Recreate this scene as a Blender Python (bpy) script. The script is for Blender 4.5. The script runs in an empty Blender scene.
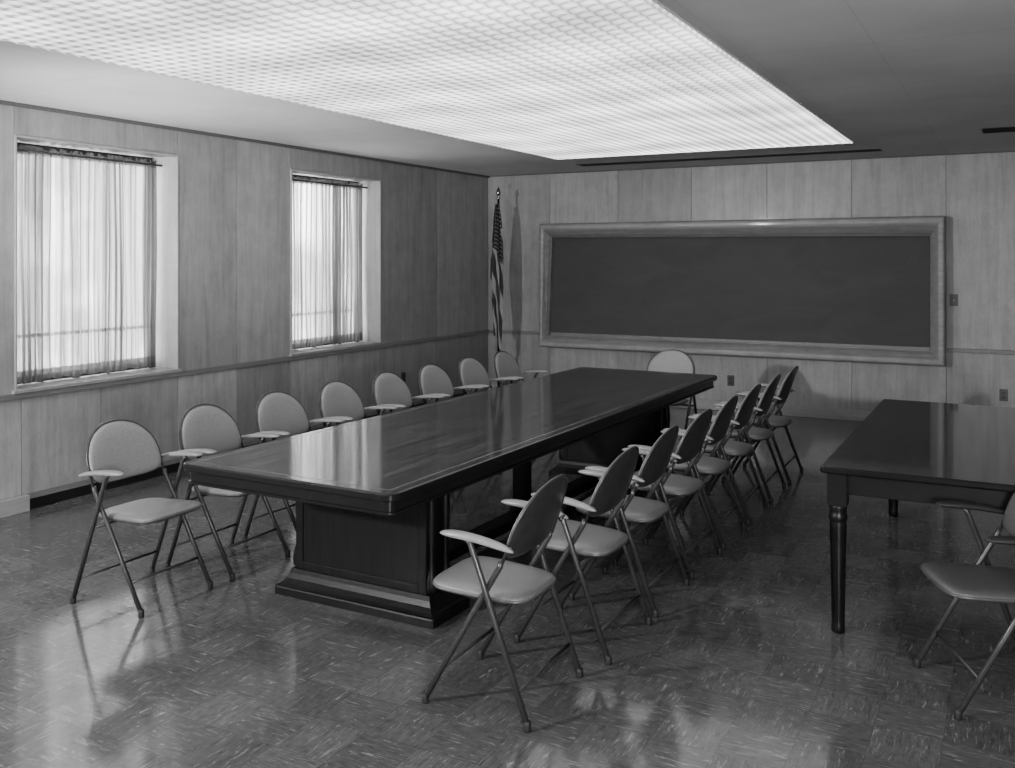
import bpy, bmesh, math, random
from mathutils import Vector, Matrix
random.seed(7)
C = bpy.context.scene.collection

# ---------------------------------------------------------------- materials
class NT:
    def __init__(s, name):
        s.m = bpy.data.materials.new(name); s.m.use_nodes = True
        s.t = s.m.node_tree; s.t.nodes.clear()
        s.out = s.n('ShaderNodeOutputMaterial')
    def n(s, typ, **kw):
        nd = s.t.nodes.new(typ)
        for k, v in kw.items(): setattr(nd, k, v)
        return nd
    def l(s, a, b): s.t.links.new(a, b)
    def put(s, sock, v):
        if hasattr(v, 'is_linked') or isinstance(v, bpy.types.NodeSocket): s.l(v, sock)
        else: sock.default_value = v
    def math(s, op, a, b=0.0, c=0.0, clamp=False):
        nd = s.n('ShaderNodeMath', operation=op); nd.use_clamp = clamp
        s.put(nd.inputs[0], a); s.put(nd.inputs[1], b); s.put(nd.inputs[2], c)
        return nd.outputs[0]
    def mapping(s, vec, scale=(1,1,1), loc=(0,0,0), rot=(0,0,0)):
        nd = s.n('ShaderNodeMapping'); s.l(vec, nd.inputs[0])
        nd.inputs['Scale'].default_value = scale; nd.inputs['Location'].default_value = loc
        nd.inputs['Rotation'].default_value = rot
        return nd.outputs[0]
    def noise(s, vec, scale=5, detail=4, rough=.55, dist=0):
        nd = s.n('ShaderNodeTexNoise'); s.l(vec, nd.inputs['Vector'])
        nd.inputs['Scale'].default_value = scale; nd.inputs['Detail'].default_value = detail
        nd.inputs['Roughness'].default_value = rough; nd.inputs['Distortion'].default_value = dist
        return nd.outputs['Fac']
    def rng(s, v, a, b, c, d):
        nd = s.n('ShaderNodeMapRange'); s.l(v, nd.inputs[0])
        for i, x in enumerate((a, b, c, d)): nd.inputs[i+1].default_value = x
        return nd.outputs[0]
    def mix(s, f, a, b):
        nd = s.n('ShaderNodeMix'); s.put(nd.inputs[0], f); s.put(nd.inputs[2], a); s.put(nd.inputs[3], b)
        return nd.outputs[0]
    def obj(s): return s.n('ShaderNodeTexCoord').outputs['Object']
    def xyz(s, v):
        nd = s.n('ShaderNodeSeparateXYZ'); s.l(v, nd.inputs[0]); return nd.outputs
    def col(s, v):
        nd = s.n('ShaderNodeCombineColor')
        for i in range(3): s.put(nd.inputs[i], v)
        return nd.outputs[0]
    def bsdf(s, v, rough=.5, metal=0, coat=0, bump=None, bs=.2, spec=.5, bd=.002):
        b = s.n('ShaderNodeBsdfPrincipled')
        s.l(s.col(v), b.inputs['Base Color'])
        s.put(b.inputs['Roughness'], rough); b.inputs['Metallic'].default_value = metal
        b.inputs['Coat Weight'].default_value = coat; b.inputs['Coat Roughness'].default_value = .08
        b.inputs['Specular IOR Level'].default_value = spec
        if bump is not None:
            nb = s.n('ShaderNodeBump'); s.l(bump, nb.inputs['Height'])
            nb.inputs['Strength'].default_value = bs; nb.inputs['Distance'].default_value = bd
            s.l(nb.outputs[0], b.inputs['Normal'])
        s.l(b.outputs[0], s.out.inputs[0]); return b

def simple(name, v, rough=.5, metal=0, var=.12, scale=40, bs=.1, coat=0, spec=.5):
    t = NT(name); o = t.obj(); nz = t.noise(o, scale, 3)
    t.bsdf(t.rng(nz, .3, .7, v*(1-var), v*(1+var)), rough, metal, coat, nz, bs, spec)
    return t.m

def panel_wood(name, lo, hi, axis='z', rough=.42, attr=True):
    t = NT(name); o = t.obj()
    sc = {'z': (8, 8, .6), 'y': (12, .6, 12), 'x': (.6, 12, 12)}[axis]
    if attr:
        a = t.n('ShaderNodeAttribute', attribute_name='tone'); tone = a.outputs['Fac']
        ad = t.n('ShaderNodeVectorMath', operation='ADD'); t.l(o, ad.inputs[0])
        cb = t.n('ShaderNodeCombineXYZ'); m = t.math('MULTIPLY', tone, 37.0)
        t.l(m, cb.inputs[0]); t.l(m, cb.inputs[2]); t.l(cb.outputs[0], ad.inputs[1]); o2 = ad.outputs[0]
    else:
        o2 = o
    g = t.noise(t.mapping(o2, sc), 1.8, 5, .6, .9)
    f = t.noise(t.mapping(o2, tuple(x*9 for x in sc)), 3, 3, .5)
    blot = t.noise(o2, 6, 6, .65, .2)
    v = t.math('MULTIPLY', t.rng(g, .33, .67, 0, 1), .42)
    v = t.math('ADD', v, t.math('MULTIPLY', t.rng(f, .3, .7, 0, 1), .26))
    v = t.math('ADD', v, t.math('MULTIPLY', t.rng(blot, .3, .7, 0, 1), .32), clamp=True)
    v = t.mix(v, lo, hi)
    if attr: v = t.math('MULTIPLY', v, t.rng(tone, 0, 1, .80, 1.14))
    t.bsdf(v, rough, bump=f, bs=.06, coat=.05)
    return t.m

M = {}
M['panel'] = panel_wood('birch_panelling', .19, .36)
M['trimwood'] = panel_wood('birch_trim', .22, .34, 'y', attr=False)
M['trimwood_x'] = panel_wood('birch_trim_cross', .20, .34, 'x', attr=False)
M['rail'] = panel_wood('chair_rail_wood', .13, .21, 'y', attr=False, rough=.35)
M['reveal'] = panel_wood('window_reveal_wood', .20, .32, 'z', attr=False)
M['slot'] = simple('black_slot', .006, .7)
M['crown'] = simple('crown_dark_wood', .10, .5)
M['frame_dark'] = simple('window_steel', .05, .4)
M['tube'] = simple('grey_enamelled_steel', .065, .32, .3, .1, 60, .02)
M['cap'] = simple('black_rubber', .02, .6)
M['plate'] = simple('dark_bakelite', .05, .35)
M['platel'] = simple('socket_bakelite', .015, .35)
M['brass'] = simple('polished_brass', .35, .25, 1)
M['arm'] = simple('armrest_enamel', .21, .3, 0, .05, 40, .02)
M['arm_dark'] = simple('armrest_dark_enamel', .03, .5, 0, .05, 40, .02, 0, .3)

def vinyl(name, v, sc, rough):
    t = NT(name); o = t.obj()
    w = t.n('ShaderNodeTexVoronoi'); t.l(o, w.inputs['Vector']); w.inputs['Scale'].default_value = sc
    nz = t.noise(o, sc*.6, 3)
    t.bsdf(t.rng(nz, .3, .7, v*.82, v*1.15), rough, bump=w.outputs['Distance'], bs=.35, bd=.001)
    return t.m
M['backpad'] = vinyl('woven_vinyl_backrest', .20, 260, .45)
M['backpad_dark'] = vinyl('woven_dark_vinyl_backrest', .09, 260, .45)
M['seat'] = vinyl('smooth_vinyl_seat', .145, 300, .38)
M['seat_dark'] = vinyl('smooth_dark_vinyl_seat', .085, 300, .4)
M['seatpan'] = simple('seat_pan_steel', .09, .35, .2)
M['shell'] = simple('backrest_shell_steel', .06, .32, .3, .2, 25)

def darkwood(name, axis, lo=.010, hi=.035, rough=.17, spec=.5, coat=.25, bs=.02):
    t = NT(name); o = t.obj()
    sc = {'y': (20, .55, 20), 'x': (.7, 14, 14), 'z': (14, 14, .9)}[axis]
    g = t.noise(t.mapping(o, sc), 2.5, 7, .62, .6)
    f = t.noise(t.mapping(o, tuple(x*4 for x in sc)), 3, 3)
    v = t.rng(t.math('ADD', t.math('MULTIPLY', g, .65), t.math('MULTIPLY', f, .35)), .40, .60, lo, hi)
    t.bsdf(v, t.rng(f, .3, .7, rough-.02, rough+.04), coat=coat, bump=f, bs=bs, bd=.001, spec=spec)
    return t.m
M['tt'] = darkwood('walnut_top', 'y', .012, .085, .08, .6, .4, .03)
M['inlay'] = simple('walnut_inlay_line', .16, .25)
M['te'] = simple('walnut_apron', .013, .25, 0, .15, 6, 0, .1, .35)
M['tz'] = darkwood('walnut_pedestal', 'z', .008, .014, .40, .25, 0, 0)
M['tt2'] = darkwood('mahogany_top', 'y', .014, .042, .05, .6, .5, .005)
M['tz2'] = simple('mahogany_leg', .012, .36, 0, .15, 6, 0, .0, .3)

# floor : streaked tiles laid with alternating grain
t = NT('marbled_floor_tile'); o = t.obj(); X = t.xyz(o); T = .2286
tx = t.math('DIVIDE', X[0], T); ty = t.math('DIVIDE', X[1], T)
ix = t.math('FLOOR', tx); iy = t.math('FLOOR', ty)
chk = t.math('PINGPONG', t.math('ADD', ix, iy), 1.0)
cell = t.n('ShaderNodeCombineXYZ'); t.l(ix, cell.inputs[0]); t.l(iy, cell.inputs[1])
wn = t.n('ShaderNodeTexWhiteNoise', noise_dimensions='3D'); t.l(cell.outputs[0], wn.inputs['Vector'])
off = t.n('ShaderNodeVectorMath', operation='SCALE'); t.l(wn.outputs['Color'], off.inputs[0]); off.inputs['Scale'].default_value = 40
def streak(sc, dist=1.0):
    mp = t.mapping(o, sc); ad = t.n('ShaderNodeVectorMath', operation='ADD')
    t.l(mp, ad.inputs[0]); t.l(off.outputs[0], ad.inputs[1])
    return t.noise(ad.outputs[0], 1.0, 6, .70, dist)
s1 = streak((11, 82, 1)); s2 = streak((82, 11, 1))
st = t.mix(chk, s1, s2)
fl = t.rng(st, .575, .655, 0, 1)
dk = t.rng(st, .34, .48, 1, 0)
base = t.math('MULTIPLY', t.rng(wn.outputs['Value'], 0, 1, .082, .116), t.rng(t.noise(o, 30, 4), .3, .7, .85, 1.15))
v = t.mix(t.math('MULTIPLY', dk, .6), base, .042)
v = t.mix(t.math('MULTIPLY', fl, .75), v, .28)
fx = t.math('FRACT', tx); fy = t.math('FRACT', ty)
sm = t.math('MINIMUM', t.math('MINIMUM', fx, t.math('SUBTRACT', 1.0, fx)), t.math('MINIMUM', fy, t.math('SUBTRACT', 1.0, fy)))
seam = t.rng(sm, 0, .008, 1, 0)
v = t.mix(t.math('MULTIPLY', seam, .6), v, .04)
hb = t.noise(o, 22, 2)
t.bsdf(v, t.rng(t.noise(o, 14, 3), .3, .7, .09, .15), bump=hb, bs=.025, bd=.003, spec=.45)
M['floor'] = t.m

# ceiling tile
t = NT('ceiling_tile'); o = t.obj(); X = t.xyz(o)
def ln(v, p):
    f = t.math('FRACT', t.math('DIVIDE', v, p)); return t.rng(t.math('MINIMUM', f, t.math('SUBTRACT', 1.0, f)), 0, .006, 1, 0)
s = t.math('MAXIMUM', ln(X[0], .61), ln(X[1], 1.22))
nz = t.noise(o, 90, 3)
v = t.rng(t.noise(o, 1.2, 3), .3, .7, .56, .66)
t.bsdf(t.mix(t.math('MULTIPLY', s, .25), v, .2), .8, bump=nz, bs=.3)
M['ceil'] = t.m

# luminous diffuser
t = NT('luminous_diffuser'); o = t.obj(); X = t.xyz(o)
def sn(v, p, ph=0.0): return t.math('SINE', t.math('MULTIPLY_ADD', v, 2*math.pi/p, ph))
cellp = t.math('MULTIPLY', t.math('ABSOLUTE', sn(X[0], .17)), t.math('ABSOLUTE', sn(X[1], .17)))
cellp = t.math('POWER', cellp, .6)
tubes = t.math('MULTIPLY_ADD', sn(X[0], .62), .07, .93)
wv = t.math('MULTIPLY', t.noise(t.mapping(o, (1, .3, 1)), 1.2, 2), 5.0)
tub2 = t.math('MULTIPLY_ADD', t.math('SINE', t.math('ADD', t.math('MULTIPLY', X[1], 2*math.pi/.9), wv)), .16, .90)
br = t.math('MULTIPLY', t.math('MULTIPLY_ADD', cellp, .95, .38), t.math('MULTIPLY', tubes, tub2))
br = t.math('MULTIPLY', br, t.rng(t.noise(t.mapping(o, (.5, 1.5, 1)), .8, 3), .3, .7, .72, 1.2))
em = t.n('ShaderNodeEmission'); t.l(t.math('MULTIPLY', br, 1.8), em.inputs['Strength'])
t.l(em.outputs[0], t.out.inputs[0]); M['lum'] = t.m

# chalkboard
t = NT('slate_chalkboard'); o = t.obj()
sm_ = t.noise(t.mapping(o, (1.0, 1, 2.5)), 1.4, 6, .65, 1.2)
t.bsdf(t.rng(sm_, .3, .7, .060, .076), .6, spec=.25); M['chalk'] = t.m

# curtain
t = NT('sheer_curtain_fabric'); o = t.obj(); X = t.xyz(o)
thr = t.noise(t.mapping(o, (0, 40, .10)), 2.0, 5, .68)
wide = t.noise(t.mapping(o, (0, 6.5, .2)), 2, 3)
hem = t.rng(X[2], .915, .922, 1, 0)
head = t.rng(X[2], 2.425, 2.435, 0, 1)
hh = t.math('MAXIMUM', hem, head)
tr_v = t.math('MULTIPLY', t.rng(thr, .40, .60, .06, .27), t.rng(wide, .38, .62, .55, 1.15))
dif = t.n('ShaderNodeBsdfDiffuse'); dif.inputs[0].default_value = (.3,.3,.3,1)
trn = t.n('ShaderNodeBsdfTranslucent'); t.l(t.col(t.mix(hh, tr_v, .055)), trn.inputs[0])
tra = t.n('ShaderNodeBsdfTransparent')
m1 = t.n('ShaderNodeMixShader'); m1.inputs[0].default_value = .75; t.l(dif.outputs[0], m1.inputs[1]); t.l(trn.outputs[0], m1.inputs[2])
m2 = t.n('ShaderNodeMixShader'); t.l(t.mix(hh, t.rng(thr, .40, .60, .05, .19), .02), m2.inputs[0]); t.l(m1.outputs[0], m2.inputs[1]); t.l(tra.outputs[0], m2.inputs[2])
t.l(m2.outputs[0], t.out.inputs[0]); M['curtain'] = t.m

# glass
t = NT('window_glass'); g = t.n('ShaderNodeBsdfGlossy'); g.inputs['Roughness'].default_value = .02
tr = t.n('ShaderNodeBsdfTransparent'); mx = t.n('ShaderNodeMixShader'); mx.inputs[0].default_value = .06
t.l(tr.outputs[0], mx.inputs[1]); t.l(g.outputs[0], mx.inputs[2]); t.l(mx.outputs[0], t.out.inputs[0]); M['glass'] = t.m

# flag
t = NT('flag_cloth'); uvn = t.n('ShaderNodeUVMap'); uvn.uv_map = 'UVMap'; U = t.xyz(uvn.outputs[0])
strp = t.math('FRACT', t.math('MULTIPLY_ADD', U[0], 5.0, t.math('MULTIPLY', U[1], 3.2)))
sv = t.mix(t.math('GREATER_THAN', strp, .55), .035, .24)
vor = t.n('ShaderNodeTexVoronoi'); t.l(t.mapping(uvn.outputs[0], (18, 34, 1)), vor.inputs['Vector']); vor.inputs['Scale'].default_value = 1; vor.inputs['Randomness'].default_value = 0
star = t.mix(t.math('LESS_THAN', vor.outputs['Distance'], .2), .02, .2)
can = t.math('GREATER_THAN', t.math('ADD', U[1], t.math('MULTIPLY', U[0], .25)), .84)
t.bsdf(t.mix(can, sv, star), .8); M['flag'] = t.m

# ---------------------------------------------------------------- mesh helpers
def mk(name, bm, mat, parent=None, smooth=False, bevel=0, seg=2):
    bmesh.ops.recalc_face_normals(bm, faces=bm.faces)
    me = bpy.data.meshes.new(name); bm.to_mesh(me); bm.free()
    if smooth:
        for p in me.polygons: p.use_smooth = True
    ob = bpy.data.objects.new(name, me); C.objects.link(ob); me.materials.append(mat)
    if parent: ob.parent = parent
    if bevel:
        md = ob.modifiers.new('bevel', 'BEVEL'); md.width = bevel; md.segments = seg; md.limit_method = 'ANGLE'
        md.harden_normals = False
    return ob
def box(bm, x0, x1, y0, y1, z0, z1, tone=None):
    vs = [bm.verts.new((x, y, z)) for x in (x0, x1) for y in (y0, y1) for z in (z0, z1)]
    fs = [bm.faces.new([vs[i] for i in q]) for q in ((0,1,3,2),(4,6,7,5),(0,4,5,1),(2,3,7,6),(0,2,6,4),(1,5,7,3))]
    if tone is not None:
        ly = bm.loops.layers.float_color.get('tone') or bm.loops.layers.float_color.new('tone')
        for f in fs:
            for lp in f.loops: lp[ly] = (tone, tone, tone, 1)
def boxo(name, dims, mat, parent=None, bevel=0):
    bm = bmesh.new(); box(bm, *dims); return mk(name, bm, mat, parent, bevel=bevel)
def tube(bm, pts, r, n=10, closed=False, cap=True):
    pts = [Vector(p) for p in pts]; N = len(pts); rings = []; up = None
    for i, p in enumerate(pts):
        if closed: tg = (pts[(i+1) % N]-pts[i-1]).normalized()
        elif i == 0: tg = (pts[1]-p).normalized()
        elif i == N-1: tg = (p-pts[-2]).normalized()
        else: tg = ((pts[i+1]-p).normalized()+(p-pts[i-1]).normalized()).normalized()
        if up is None:
            up = Vector((0,0,1)) if abs(tg.z) < .9 else Vector((1,0,0))
        a = (up - tg*up.dot(tg)).normalized(); up = a; b = tg.cross(a)
        rr = r[i] if isinstance(r, (list, tuple)) else r
        rings.append([bm.verts.new(p + (a*math.cos(2*math.pi*k/n)+b*math.sin(2*math.pi*k/n))*rr) for k in range(n)])
    for i in range(N if closed else N-1):
        A, B = rings[i], rings[(i+1) % N]
        for k in range(n): bm.faces.new((A[k], A[(k+1)%n], B[(k+1)%n], B[k]))
    if cap and not closed:
        bm.faces.new(rings[0][::-1]); bm.faces.new(rings[-1])
def lathe(bm, prof, cx=0, cy=0, n=20):
    rings = [[bm.verts.new((cx+r*math.cos(2*math.pi*k/n), cy+r*math.sin(2*math.pi*k/n), z)) for k in range(n)] for r, z in prof]
    for A, B in zip(rings, rings[1:]):
        for k in range(n): bm.faces.new((A[k], A[(k+1)%n], B[(k+1)%n], B[k]))
    bm.faces.new(rings[0][::-1]); bm.faces.new(rings[-1])
def pillow(bm, outl, c, T, B, fn, power=4):
    ks = [.35, .65, .82, .92, .975, 1.0]; n = len(outl)
    def side(h0, rim):
        cv = bm.verts.new(fn(c[0], c[1], h0)); prev = None
        for k in ks:
            if k == 1.0: ring = rim
            else:
                h = h0*(1-k**power)**.5
                ring = [bm.verts.new(fn(c[0]+(a-c[0])*k, c[1]+(b-c[1])*k, h)) for a, b in outl]
            for i in range(n):
                j = (i+1) % n
                if prev is None: bm.faces.new((cv, ring[i], ring[j]))
                else: bm.faces.new((prev[i], ring[i], ring[j], prev[j]))
            prev = ring
    rim = [bm.verts.new(fn(a, b, 0)) for a, b in outl]
    side(T, rim); side(-B, rim)
def rrect(hx, hy, r, n=6):
    r = max(r, .0005); out = []
    for cx, cy, a0 in ((hx-r, hy-r, 0), (-hx+r, hy-r, 90), (-hx+r, -hy+r, 180), (hx-r, -hy+r, 270)):
        for i in range(n+1):
            a = math.radians(a0+90*i/n); out.append((cx+r*math.cos(a), cy+r*math.sin(a)))
    return out
def loft(bm, hx, hy, r, prof, cx=0, cy=0, n=6, cap=True):
    rings = []
    for ins, z in prof:
        rings.append([bm.verts.new((cx+a, cy+b, z)) for a, b in rrect(hx-ins, hy-ins, max(r-ins, .001), n)])
    m = len(rings[0])
    for A, B in zip(rings, rings[1:]):
        for k in range(m): bm.faces.new((A[k], A[(k+1)%m], B[(k+1)%m], B[k]))
    if cap: bm.faces.new(rings[0][::-1]); bm.faces.new(rings[-1])
def empty(name, loc, rot=0, label='', cat='', group=None):
    e = bpy.data.objects.new(name, None); e.location = loc; e.rotation_euler = (0, 0, rot); C.objects.link(e)
    e.empty_display_size = .1; e['label'] = label; e['category'] = cat
    if group: e['group'] = group
    return e
def struct(ob): ob['kind'] = 'structure'; return ob
def clone(src, parent=None):
    ob = src.copy(); C.objects.link(ob)
    if parent: ob.parent = parent
    for ch in src.children: clone(ch, ob)
    return ob

# ---------------------------------------------------------------- room shell
LX, BY, RX, FY, H = -5.9, 10.44, 2.3, -2.6, 2.745
WT = .33
struct(boxo('floor', (LX-WT, RX+.2, FY-.2, BY+.2, -.1, 0), M['floor']))
struct(boxo('ceiling', (LX-WT, RX+.2, FY-.2, BY+.2, H, H+.1), M['ceil']))
WINS = [(4.0, 5.4), (6.73, 8.13)]; WZ0, WZ1 = .80, 2.53
g = .0022
def tn(): return random.random()
bm = bmesh.new()
xb0, xb1 = LX-WT, LX-.02
segs = [(FY-.2, 4.0), (5.4, 6.73), (8.13, BY+.2)]
for a, b in segs: box(bm, xb0, xb1, a, b, 0, H, 0)
for a, b in WINS: box(bm, xb0, xb1, a, b, 0, WZ0, 0); box(bm, xb0, xb1, a, b, WZ1, H, 0)
def pan(y0, y1, z0, z1): box(bm, xb1, LX, y0+g, y1-g, z0, z1, tn())
for a, b in [(-2.6,-1.4),(-1.4,-.2),(-.2,1.0),(1.0,2.2),(2.2,3.1),(3.1,4.0),(5.4,6.05),(6.05,6.73),(8.13,9.24),(9.24,BY)]:
    pan(a, b, .80, H)
for a, b in WINS: pan(a, b, WZ1, H)
ys = [-2.6,-1.4,-.2,1.0,2.2,3.4,4.05,4.68,5.4,6.05,6.73,7.43,8.13,9.24,BY]
for a, b in zip(ys, ys[1:]): pan(a, b, .11, .76)
struct(mk('wall_left', bm, M['panel'], bevel=0))
bm = bmesh.new()
box(bm, LX-.02, RX, BY+.02, BY+.2, 0, H, 0)
xs = [LX, -5.03, -4.14, -3.25, -2.40, -1.52, -.62, .27, 1.16, RX]
for a, b in zip(xs, xs[1:]):
    box(bm, a+g, b-g, BY, BY+.02, .80, H, tn())
for a, b in zip(xs, xs[1:]): box(bm, a+g, b-g, BY, BY+.02, .11, .76, tn())
struct(mk('wall_back', bm, M['panel']))
bm = bmesh.new(); box(bm, RX, RX+.2, FY, BY+.2, 0, H, .5); struct(mk('wall_right', bm, M['panel']))
bm = bmesh.new(); box(bm, LX-.02, RX+.2, FY-.2, FY, 0, H, .5); struct(mk('wall_front', bm, M['panel']))
struct(boxo('trim_1', (LX, LX+.022, FY, BY, .76, .80), M['rail'], bevel=.004))
struct(boxo('trim_2', (LX+.022, RX, BY-.022, BY, .76, .80), M['rail'], bevel=.004))
struct(boxo('trim_3', (LX, LX+.025, FY, BY, H-.025, H), M['crown'], bevel=.004))
struct(boxo('trim_4', (LX+.03, RX, BY-.02, BY, H-.012, H), M['crown'], bevel=.003))
struct(boxo('baseboard_left', (LX, LX+.05, FY, 4.08, 0, .11), M['trimwood'], bevel=.004))
struct(boxo('trim_5', (LX-.02, LX+.004, 4.08, BY, 0, .07), M['slot']))
struct(boxo('trim_6', (LX-.02, LX+.002, 4.08, BY, .07, .11), M['rail']))
struct(boxo('baseboard_back', (LX+.01, RX, BY-.02, BY, 0, .11), M['trimwood_x'], bevel=.004))

for i, (a, b) in enumerate(WINS):
    bm = bmesh.new(); c = .014; x0, x1 = LX-.32, LX+.012
    box(bm, x0, x1, a, a+c, WZ0, WZ1); box(bm, x0, x1, b-c, b, WZ0, WZ1)
    box(bm, x0, x1, a+c, b-c, WZ1-c, WZ1); box(bm, x0, LX+.03, a-.02, b+.02, WZ0-.001, WZ0+.022)
    w = struct(mk('window_%d' % (i+1), bm, M['reveal'], bevel=.002))
    bm = bmesh.new(); f = .045; x0, x1 = LX-.315, LX-.275; y0, y1, z0, z1 = a+c, b-c, WZ0+.022, WZ1-c
    box(bm, x0, x1, y0, y0+f, z0, z1); box(bm, x0, x1, y1-f, y1, z0, z1)
    box(bm, x0, x1, y0+f, y1-f, z0, z0+f); box(bm, x0, x1, y0+f, y1-f, z1-f, z1)
    box(bm, x0+.01, x1-.01, y0+f, y1-f, 1.14, 1.165)
    mk('window_sash', bm, M['frame_dark'], w)
    boxo('window_pane', (LX-.297, LX-.293, y0+f, y1-f, z0+f, z1-f), M['glass'], w)
    cu = empty('curtain', (LX-.21, (a+b)/2, 0), 0, 'sheer white pleated curtain gathered on a dark window rod', 'curtain', 'window curtains')
    hw = (b-a)/2-c
    bm = bmesh.new(); NY, NZ = 480, 30; rows = []
    ph = [random.uniform(0, 6) for _ in range(8)]
    for k in range(NZ+1):
        z = .835+(2.485-.835)*k/NZ; row = []; low = 1-k/NZ
        for j in range(NY+1):
            y = -hw+.012+(2*hw-.044)*j/NY
            am = .020+.010*math.sin(y*7+ph[0])*math.sin(y*3.1+ph[6])
            x = am*math.sin(y*95+3.6*math.sin(y*6.3+ph[1])+1.3*math.sin(y*17+ph[7])+.25*math.sin(z*2.1+y*7)) + .008*math.sin(y*230+ph[2]) + .006*math.sin(z*3+y*14+ph[3])
            sc_ = (.009*math.sin(y*45+ph[5])+.006*math.sin(y*19))*max(0, 1-k/3)
            row.append(bm.verts.new((x, y+.004*low*math.sin(z*4+y*30), z+sc_+(.012*math.sin(y*140+ph[4]) if k == NZ else 0))))
        rows.append(row)
    for A, B in zip(rows, rows[1:]):
        for j in range(NY): bm.faces.new((A[j], A[j+1], B[j+1], B[j]))
    mk('curtain_fabric', bm, M['curtain'], cu, True)
    bm = bmesh.new(); tube(bm, [(0.048, -hw+.002, 2.45), (0.048, hw-.002, 2.45)], .009, 10)
    mk('curtain_rod', bm, M['frame_dark'], cu, True)

# ---------------------------------------------------------------- luminous ceiling
PX0, PX1, PY0, PY1 = -4.22, -1.29, -1.8, 8.93
lc = empty('luminous_ceiling_panel', ((PX0+PX1)/2, (PY0+PY1)/2, H), 0, 'large glowing white dimpled acrylic lighting panel across the ceiling', 'ceiling light')
cx, cy = (PX0+PX1)/2, (PY0+PY1)/2
bm = bmesh.new(); ST = .0425; nx = int((PX1-PX0)/ST); ny = int((PY1-PY0)/ST); vs = []
for j in range(ny+1):
    r = []
    for i in range(nx+1):
        x = PX0+(PX1-PX0)*i/nx; y = PY0+(PY1-PY0)*j/ny
        zz = -.006-(.010 if (i+j) % 2 == 0 else 0)
        r.append(bm.verts.new((x-cx, y-cy, zz)))
    vs.append(r)
for A, B in zip(vs, vs[1:]):
    for i in range(nx): bm.faces.new((A[i], A[i+1], B[i+1], B[i]))
mk('diffuser', bm, M['lum'], lc)
bm = bmesh.new(); e = .008; hx, hy = (PX1-PX0)/2, (PY1-PY0)/2
box(bm, -hx-e, -hx, -hy-e, hy+e, -.006, 0); box(bm, hx, hx+e, -hy-e, hy+e, -.006, 0)
box(bm, -hx, hx, -hy-e, -hy, -.006, 0); box(bm, -hx, hx, hy, hy+e, -.006, 0)
mk('panel_frame', bm, simple('panel_frame_white', .6, .5), lc)

def vent(x0, x1, y0, y1, label):
    v = empty('ceiling_vent', ((x0+x1)/2, (y0+y1)/2, H), 0, label, 'air vent'); a, b = (x1-x0)/2, (y1-y0)/2
    boxo('vent_opening', (-a, a, -b, b, -.003, 0), M['slot'], v)
    bm = bmesh.new(); q = .008
    box(bm, -a-q, a+q, -b-q, -b, -.005, 0); box(bm, -a-q, a+q, b, b+q, -.005, 0)
    box(bm, -a-q, -a, -b, b, -.005, 0); box(bm, a, a+q, -b, b, -.005, 0)
    mk('vent_frame', bm, M['frame_dark'], v)
vent(-4.3, -1.15, 9.60, 9.80, 'long narrow black linear air slot in the ceiling')
vent(-.24, .5, 8.50, 8.83, 'short black rectangular air vent in the ceiling')

# ---------------------------------------------------------------- chalkboard
bx0, bx1, bz0, bz1 = -5.09, -.62, .63, 2.12
cb = empty('chalkboard', ((bx0+bx1)/2, BY, bz0), 0, 'wide dark chalkboard with thick light wood frame on panelled wall', 'chalkboard')
hw, hh = (bx1-bx0)/2, bz1-bz0
bm = bmesh.new()
prof = [(0, 0), (0, -.16), (.004, -.174), (.014, -.183), (.030, -.187), (.050, -.187), (.066, -.182), (.078, -.172), (.126, -.120), (.138, -.095), (.146, -.085), (.15, -.08), (.15, 0)]
rings = []
for ins, d in prof:
    q = ins
    rings.append([bm.verts.new(p) for p in ((-hw+q*.50, d, q*.9), (hw-q*.95, d, q*.9), (hw-q*.95, d, hh-q*1.3), (-hw+q*.85, d, hh-q*1.1))])
for A, B in zip(rings, rings[1:]):
    for k in range(4): bm.faces.new((A[k], A[(k+1)%4], B[(k+1)%4], B[k]))
fr = mk('board_frame', bm, panel_wood('board_frame_wood', .15, .31, 'x', .42, False), cb)
boxo('board_surface', (-hw+.06, hw-.13, -.02, -.005, .12, hh-.14), M['chalk'], cb)
boxo('chalk_tray', (-hw+.09, hw-.15, -.075, -.02, .136, .144), M['trimwood_x'], cb, bevel=.003)

# ---------------------------------------------------------------- switches and outlets
def plate(kind, loc, rot):
    lab = 'dark wall switch plate with a toggle on the wood panelling' if kind == 'light_switch' else 'dark duplex outlet plate low on the wood panelling'
    e = empty(kind, loc, rot, lab, 'light switch' if kind == 'light_switch' else 'wall outlet')
    boxo('cover_plate', (-.037, .037, -.007, 0, -.058, .058), M['plate'], e, bevel=.002)
    if kind == 'light_switch': boxo('toggle', (-.006, .006, -.02, -.006, -.012, .012), M['arm'], e, bevel=.002)
    else:
        for z in (-.022, .022):
            bm = bmesh.new(); loft(bm, .017, .014, .008, [(0, 0), (0, .003)])
            o = mk('socket', bm, M['platel'], e); o.rotation_euler = (math.radians(90), 0, 0); o.location = (0, -.0068, z)
plate('light_switch', (-.55, BY, 1.28), 0)
plate('wall_outlet', (-2.80, BY, .34), 0)
plate('wall_outlet', (-.11, BY, .36), 0)
plate('wall_outlet', (LX, 8.55, .40), math.radians(90))

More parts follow.
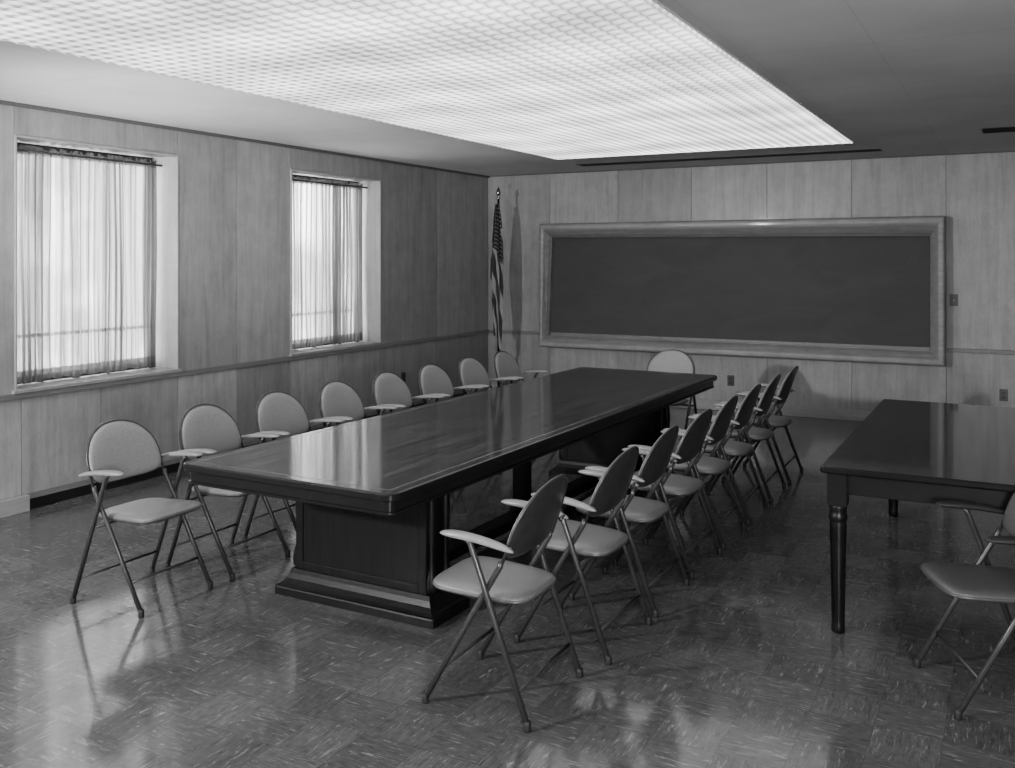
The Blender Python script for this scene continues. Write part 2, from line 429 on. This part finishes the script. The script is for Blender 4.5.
# ---------------------------------------------------------------- flag
fe = empty('flag', (-5.47, 9.93, 0), 0, 'american flag hanging furled on a tall pole in the corner', 'flag')
bm = bmesh.new(); lathe(bm, [(.16, 0), (.16, .02), (.13, .035), (.05, .05), (.03, .09), (.025, .14), (.018, .15)], n=28); mk('flag_stand', bm, M['brass'], fe, True)
bm = bmesh.new(); tube(bm, [(0, 0, .1), (0, 0, 2.42)], .013, 12); mk('flag_pole', bm, M['tz'], fe, True)
bm = bmesh.new(); lathe(bm, [(.014, 2.41), (.022, 2.42), (.012, 2.435), (.010, 2.45), (.024, 2.47), (.030, 2.49), (.018, 2.52), (.004, 2.56)], n=16); mk('finial', bm, M['brass'], fe, True)
bm = bmesh.new(); uvl = bm.loops.layers.uv.new('UVMap'); NA, NZ = 96, 50; rows = []
for k in range(NZ+1):
    s = k/NZ; z = 2.35-1.62*s; row = []
    if s < .12: r = .018+.022*s/.12
    elif s < .6: r = .040+.026*math.sin((s-.12)/.48*math.pi/2)
    else: r = .066-.030*((s-.6)/.4)
    for j in range(NA):
        a = 2*math.pi*j/NA; f = 1+.30*math.sin(6*a+s*2.5)+.14*math.sin(11*a-s*4)
        zz = z - (.05*math.sin(2*a+1) + .10*math.cos(a))*s
        row.append((bm.verts.new((-.01+r*f*math.cos(a)*1.0, -.01+r*f*math.sin(a)*.8, zz)), (j/NA, 1-s)))
    rows.append(row)
for A, B in zip(rows, rows[1:]):
    for j in range(NA):
        q = (A[j], A[(j+1)%NA], B[(j+1)%NA], B[j]); f = bm.faces.new([x[0] for x in q])
        for lp, x, jj in zip(f.loops, q, (j, j+1, j+1, j)): lp[uvl].uv = (jj/NA, x[1][1])
me = mk('flag_cloth', bm, M['flag'], fe, True)

# ---------------------------------------------------------------- conference table
TC = (-2.755, 5.31); TR = math.radians(-.95); TL, TW = 4.42, 1.22
ct = empty('conference_table', (TC[0], TC[1], 0), TR, 'long dark polished walnut conference table on panelled pedestals', 'table')
bm = bmesh.new()
loft(bm, TW/2, TL/2, .06, [(.02, .724), (.004, .726), (.0, .730), (.0, .752), (.003, .757), (.009, .760), (.058, .760), (.059, .7594), (.064, .7594), (.065, .760)], n=8)
tb = mk('tabletop', bm, M['tt'], ct); tb.data.materials.append(M['te']); tb.data.materials.append(M['inlay'])
for i_, p in enumerate(tb.data.polygons):
    ring = i_//36
    if ring < 5: p.material_index = 1
    elif ring == 7: p.material_index = 2
bm = bmesh.new()
loft(bm, TW/2-.022, TL/2-.022, .045, [(.03, .664), (.004, .664), (.0, .668), (.0, .676), (.006, .680), (.006, .7245)], n=8)
mk('apron', bm, M['te'], ct)
def pedestal(yc, hy_, xo=0, name='pedestal'):
    hx = .400
    bm = bmesh.new(); box(bm, xo-hx, xo+hx, yc-hy_, yc+hy_, .11, .667)
    body = mk(name, bm, M['tz'], ct, bevel=.004)
    for sgn in (-1, 1):
        bm = bmesh.new()
        y0 = yc+sgn*hy_; y1 = y0+sgn*.006; a, b = min(y0, y1), max(y0, y1)
        box(bm, xo-hx, xo-hx+.045, a, b, .13, .66); box(bm, xo+hx-.045, xo+hx, a, b, .13, .66)
        box(bm, xo-hx+.045, xo+hx-.045, a, b, .63, .66); box(bm, xo-hx+.045, xo+hx-.045, a, b, .13, .16)
        mk('panel_moulding', bm, M['tz'], body, bevel=.002)
    for sx in (-1, 1):
        for sy in (-1, 1):
            bm = bmesh.new()
            lathe(bm, [(.020, .12), (.030, .13), (.034, .15), (.033, .18), (.026, .21), (.018, .24), (.017, .30), (.021, .42), (.024, .50), (.020, .56), (.017, .59), (.026, .605), (.028, .625), (.024, .645), (.02, .664)], xo+sx*(hx+.006), yc+sy*(hy_-.03), 16)
            mk('corner_column', bm, M['tz'], body, True)
    bm = bmesh.new()
    loft(bm, .485, hy_+.075, .012, [(0, 0), (0, .036), (.004, .043), (.014, .046), (.026, .056), (.044, .076), (.056, .100), (.062, .122)], xo, yc, 4)
    mk('plinth', bm, M['tz'], body, bevel=.002)
PY = TL/2-.65-.07
pedestal(-PY, .09, -.055); pedestal(PY, .09, 0)
bm = bmesh.new(); box(bm, -.06, .06, -PY+.165, PY-.165, .05, .11); mk('stretcher', bm, M['tz'], ct, bevel=.006)
bm = bmesh.new(); box(bm, -.045, .045, -.045, .045, .11, .666); box(bm, -.08, .08, -.08, .08, 0, .05)
box(bm, -.06, .06, -.06, .06, .108, .14); box(bm, -.06, .06, -.06, .06, .64, .666)
mk('centre_post', bm, M['tz'], ct, bevel=.004)

# ---------------------------------------------------------------- side table
sx0, sx1, sy0, sy1 = -.785, .36, 4.43, 6.76
st_ = empty('side_table', ((sx0+sx1)/2, (sy0+sy1)/2, 0), 0, 'dark glossy mahogany table with ringed tapering turned legs', 'table')
hx, hy = (sx1-sx0)/2, (sy1-sy0)/2
bm = bmesh.new(); loft(bm, hx, hy, .02, [(.012, .728), (.003, .732), (0, .738), (0, .752), (.004, .758), (.010, .760)], n=5); tb = mk('tabletop', bm, M['tt2'], st_)
tb.data.materials.append(M['te'])
for i_, p in enumerate(tb.data.polygons):
    if i_ < 24*5: p.material_index = 1
bm = bmesh.new(); q = .045
box(bm, -hx+q, hx-q, -hy+q, -hy+q+.025, .635, .728); box(bm, -hx+q, hx-q, hy-q-.025, hy-q, .635, .728)
box(bm, -hx+q, -hx+q+.025, -hy+q+.025, hy-q-.025, .635, .728); box(bm, hx-q-.025, hx-q, -hy+q+.025, hy-q-.025, .635, .728)
mk('apron', bm, M['tz2'], st_, bevel=.003)
lp_ = [(.024, 0), (.029, .006), (.030, .03), (.028, .045), (.029, .06), (.033, .30), (.037, .48), (.037, .495), (.035, .505), (.036, .51), (.041, .518), (.041, .535), (.036, .545), (.038, .556), (.040, .57), (.040, .585)]
for ax in (-1, 1):
    for ay in (-1, 1):
        bm = bmesh.new(); lathe(bm, lp_, 0, 0, 20)
        box(bm, -.042, .042, -.042, .042, .583, .729)
        o = mk('leg', bm, M['tz2'], st_, False); o.location = (ax*(hx-.070), ay*(hy-.070), 0)
        for p in o.data.polygons: p.use_smooth = p.index < 20*(len(lp_)-1)

# ---------------------------------------------------------------- folding armchair prototype
def chair_proto(seatmat, armmat, padmat, aw=1.0):
    ch = empty('folding_armchair', (0, 0, 0), 0, '', 'chair')
    R = .0115; yl, yr = .222, .246
    bx = lambda y, s: -.125-.34*s+.5*y*y
    cap = [(.0135, 0), (.0145, .004), (.014, .025), (.0125, .036)]
    for sy in (-1, 1):
        bm = bmesh.new(); tube(bm, [(.228, sy*yl, .012), (.02, sy*yl, .372), (bx(yl, 0)+.004, sy*yl, .565), (bx(yl, .0), sy*yl, .585)], R, 10)
        lg = mk('leg', bm, M['tube'], ch, True)
        bm = bmesh.new(); lathe(bm, cap, .225, sy*yl, 12); mk('foot_cap', bm, M['cap'], lg, True)
        bm = bmesh.new(); tube(bm, [(-.222, sy*yr, .012), (-.04, sy*yr, .50), (.015, sy*yr, .645), (.03, sy*yr, .66)], R, 10)
        lg = mk('leg', bm, M['tube'], ch, True)
        bm = bmesh.new(); lathe(bm, cap, -.2195, sy*yr, 12); mk('foot_cap', bm, M['cap'], lg, True)
        ol = []
        for k in range(28):
            a = 2*math.pi*k/28; ca, sa = math.cos(a), math.sin(a)
            lx = .155*math.copysign(abs(ca)**.6, ca); w = (.024+.006*(lx/.155))*aw
            ol.append((lx-.015, w*math.copysign(abs(sa)**.75, sa)))
        bm = bmesh.new(); pillow(bm, ol, (-.015, 0), .012, .012, lambda a, b, h, sy=sy: (a, sy*(yr+.006)+b, .668+.10*a-.5*a*a+h), 5)
        ar = mk('armrest', bm, armmat, ch, True)
        bm = bmesh.new(); tube(bm, [(-.15, sy*yr, .648), (-.145, sy*(yl-.002), .635)], .007, 8); mk('arm_bracket', bm, M['tube'], ar, True)
    def lx(z): return .228-(.208/.36)*(z-.012)
    def rx(z): return -.222+(.182/.488)*(z-.012)
    for (x, z, yy, rr) in ((lx(.15), .15, yl, .007), (rx(.13), .13, yr, .007), (rx(.39), .39, yr, .008)):
        bm = bmesh.new(); tube(bm, [(x, -yy, z), (x, yy, z)], rr, 8); mk('stretcher', bm, M['tube'], ch, True)
    ol = []
    for k in range(56):
        a = 2*math.pi*k/56; ca, sa = math.cos(a), math.sin(a)
        px = math.copysign(abs(ca)**(2/5.0), ca)*.212; w = .202-.014*(1-px/.212)/2*1.6
        ol.append((px+.035, w*math.copysign(abs(sa)**(2/4.6), sa)))
    fn = lambda a, b, h: (a, b, .430+.045*a+h)
    bm = bmesh.new(); pillow(bm, ol, (.035, 0), .024, .002, fn, 9); s_ = mk('seat', bm, seatmat, ch, True)
    bm = bmesh.new(); pillow(bm, [(.035+(a-.035)*1.01, b*1.01) for a, b in ol], (.035, 0), .004, .020, fn, 10); mk('seat_pan', bm, M['seatpan'], s_, True)
    def sup(w, ht, hb, n_top=2.15, n_bot=4, N=48):
        o_ = []
        for k in range(N):
            a = 2*math.pi*k/N; ca, sa = math.cos(a), math.sin(a); n_ = n_top if sa >= 0 else n_bot
            o_.append((w*math.copysign(abs(ca)**(2/n_), ca), .09+(ht if sa >= 0 else hb)*math.copysign(abs(sa)**(2/n_), sa)))
        return o_
    fb = lambda y, s, h: (bx(y, s)+h, y, .575+s)
    bm = bmesh.new(); pillow(bm, sup(.220, .196, .088), (0, .09), .003, .012, fb, 8); b_ = mk('backrest', bm, M['shell'], ch, True)
    bm = bmesh.new(); pillow(bm, sup(.219, .1955, .086), (0, .09), .024, -.001, fb, 6); mk('backrest_pad', bm, padmat, b_, True)
    pts = [(bx(yl, 0)-.006, -yl, .58)]
    for k in range(0, 25):
        a = math.pi*k/24; ca, sa = -math.cos(a), math.sin(a)
        y = yl*math.copysign(abs(ca)**(2/2.15), ca); s = .09+.197*abs(sa)**(2/2.15)
        pts.append((bx(y, s)-.006, y, .575+s))
    pts.append((bx(yl, 0)-.006, yl, .58))
    bm = bmesh.new(); tube(bm, pts, .0065, 8); mk('backrest_rim', bm, M['tube'], b_, True)
    return ch
proto = chair_proto(M['seat'], M['arm'], M['backpad'])
LAB = 'grey steel folding armchair with rounded padded back beside the conference table'
GR = 'folding armchairs around the conference table'
places = [(-3.885, 3.34, .02, 'grey steel folding armchair at the near corner of the conference table', GR)]
for i in range(1, 8):
    places.append((-3.885+.003*i, 3.34+.588*i, 0 + random.uniform(-.03, .03), LAB, GR))
dx = [0, .045, .035, .03, .02, .015, .01, .01]; dy = [0, .065, .055, .05, .03, .02, .02, .02]
for i in range(8):
    places.append((-1.775+.006*i+dx[i], 3.265+.60*i+dy[i], math.pi + random.uniform(-.03, .03), LAB, GR))
places.append((-2.76, 8.10, -math.pi/2, 'grey steel folding armchair at the far end of the conference table', GR))
for i, (x, y, r, lab, gr) in enumerate(places):
    c = proto if i == len(places)-1 else clone(proto)
    c.location = (x, y, 0); c.rotation_euler = (0, 0, r); c['label'] = lab; c['category'] = 'chair'; c['group'] = gr
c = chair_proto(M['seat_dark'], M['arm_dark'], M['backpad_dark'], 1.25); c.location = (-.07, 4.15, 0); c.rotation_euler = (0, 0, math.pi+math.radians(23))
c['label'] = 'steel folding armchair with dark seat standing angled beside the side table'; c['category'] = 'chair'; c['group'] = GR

# ---------------------------------------------------------------- light
w = bpy.data.worlds.new('daylight'); bpy.context.scene.world = w; w.use_nodes = True
wt = w.node_tree; bg = wt.nodes['Background']
tc = wt.nodes.new('ShaderNodeTexCoord'); nz = wt.nodes.new('ShaderNodeTexNoise'); nz.inputs['Scale'].default_value = 9; nz.inputs['Detail'].default_value = 4
wt.links.new(tc.outputs['Generated'], nz.inputs['Vector'])
mr = wt.nodes.new('ShaderNodeMapRange'); wt.links.new(nz.outputs['Fac'], mr.inputs[0])
for k_, v_ in enumerate((.42, .58, 6.0, 18.0)): mr.inputs[k_+1].default_value = v_
wt.links.new(mr.outputs[0], bg.inputs[1]); bg.inputs[0].default_value = (1, 1, 1, 1)
def lamp(name, e, size, loc, tgt):
    ld = bpy.data.lights.new(name, 'AREA'); ld.energy = e; ld.size = size
    lo = bpy.data.objects.new(name, ld); C.objects.link(lo); lo.location = loc
    lo.rotation_euler = (Vector(tgt)-lo.location).to_track_quat('-Z', 'Y').to_euler()
lamp('photographer_lamp', 310, .2, (-5.1, -1.2, 2.35), (-2.5, 9, 1.2))
lamp('added_room_fill', 290, 1.3, (1.4, -1.4, 1.6), (-5.5, 7, 1.4))  # unseen fill light, added to lift the walls and the space under the tables
sl = bpy.data.lights.new('added_ceiling_fill', 'SPOT'); sl.energy = 1250; sl.spot_size = math.radians(46); sl.spot_blend = 1; sl.shadow_soft_size = .3  # unseen spot, added to brighten the left ceiling and the far left wall
so = bpy.data.objects.new('added_ceiling_fill', sl); C.objects.link(so); so.location = (-3.4, 1.2, .9)
so.rotation_euler = (Vector((-6.1, 6.5, 3.1))-so.location).to_track_quat('-Z', 'Y').to_euler()

# ---------------------------------------------------------------- camera
cd = bpy.data.cameras.new('camera'); cam = bpy.data.objects.new('camera', cd); C.objects.link(cam)
cd.sensor_width = 36; cd.lens = 945/1015*36; cd.shift_y = -(384-258.5)/1015
R = Matrix.Rotation(math.radians(28.3), 4, 'Z') @ Matrix.Rotation(math.radians(90), 4, 'X') @ Matrix.Rotation(math.radians(-.04), 4, 'Z')
cam.matrix_world = Matrix.Translation((0, 0, 1.7)) @ R
bpy.context.scene.camera = cam
try:
    bpy.context.scene.view_settings.look = 'AgX - Medium High Contrast'
except Exception: pass
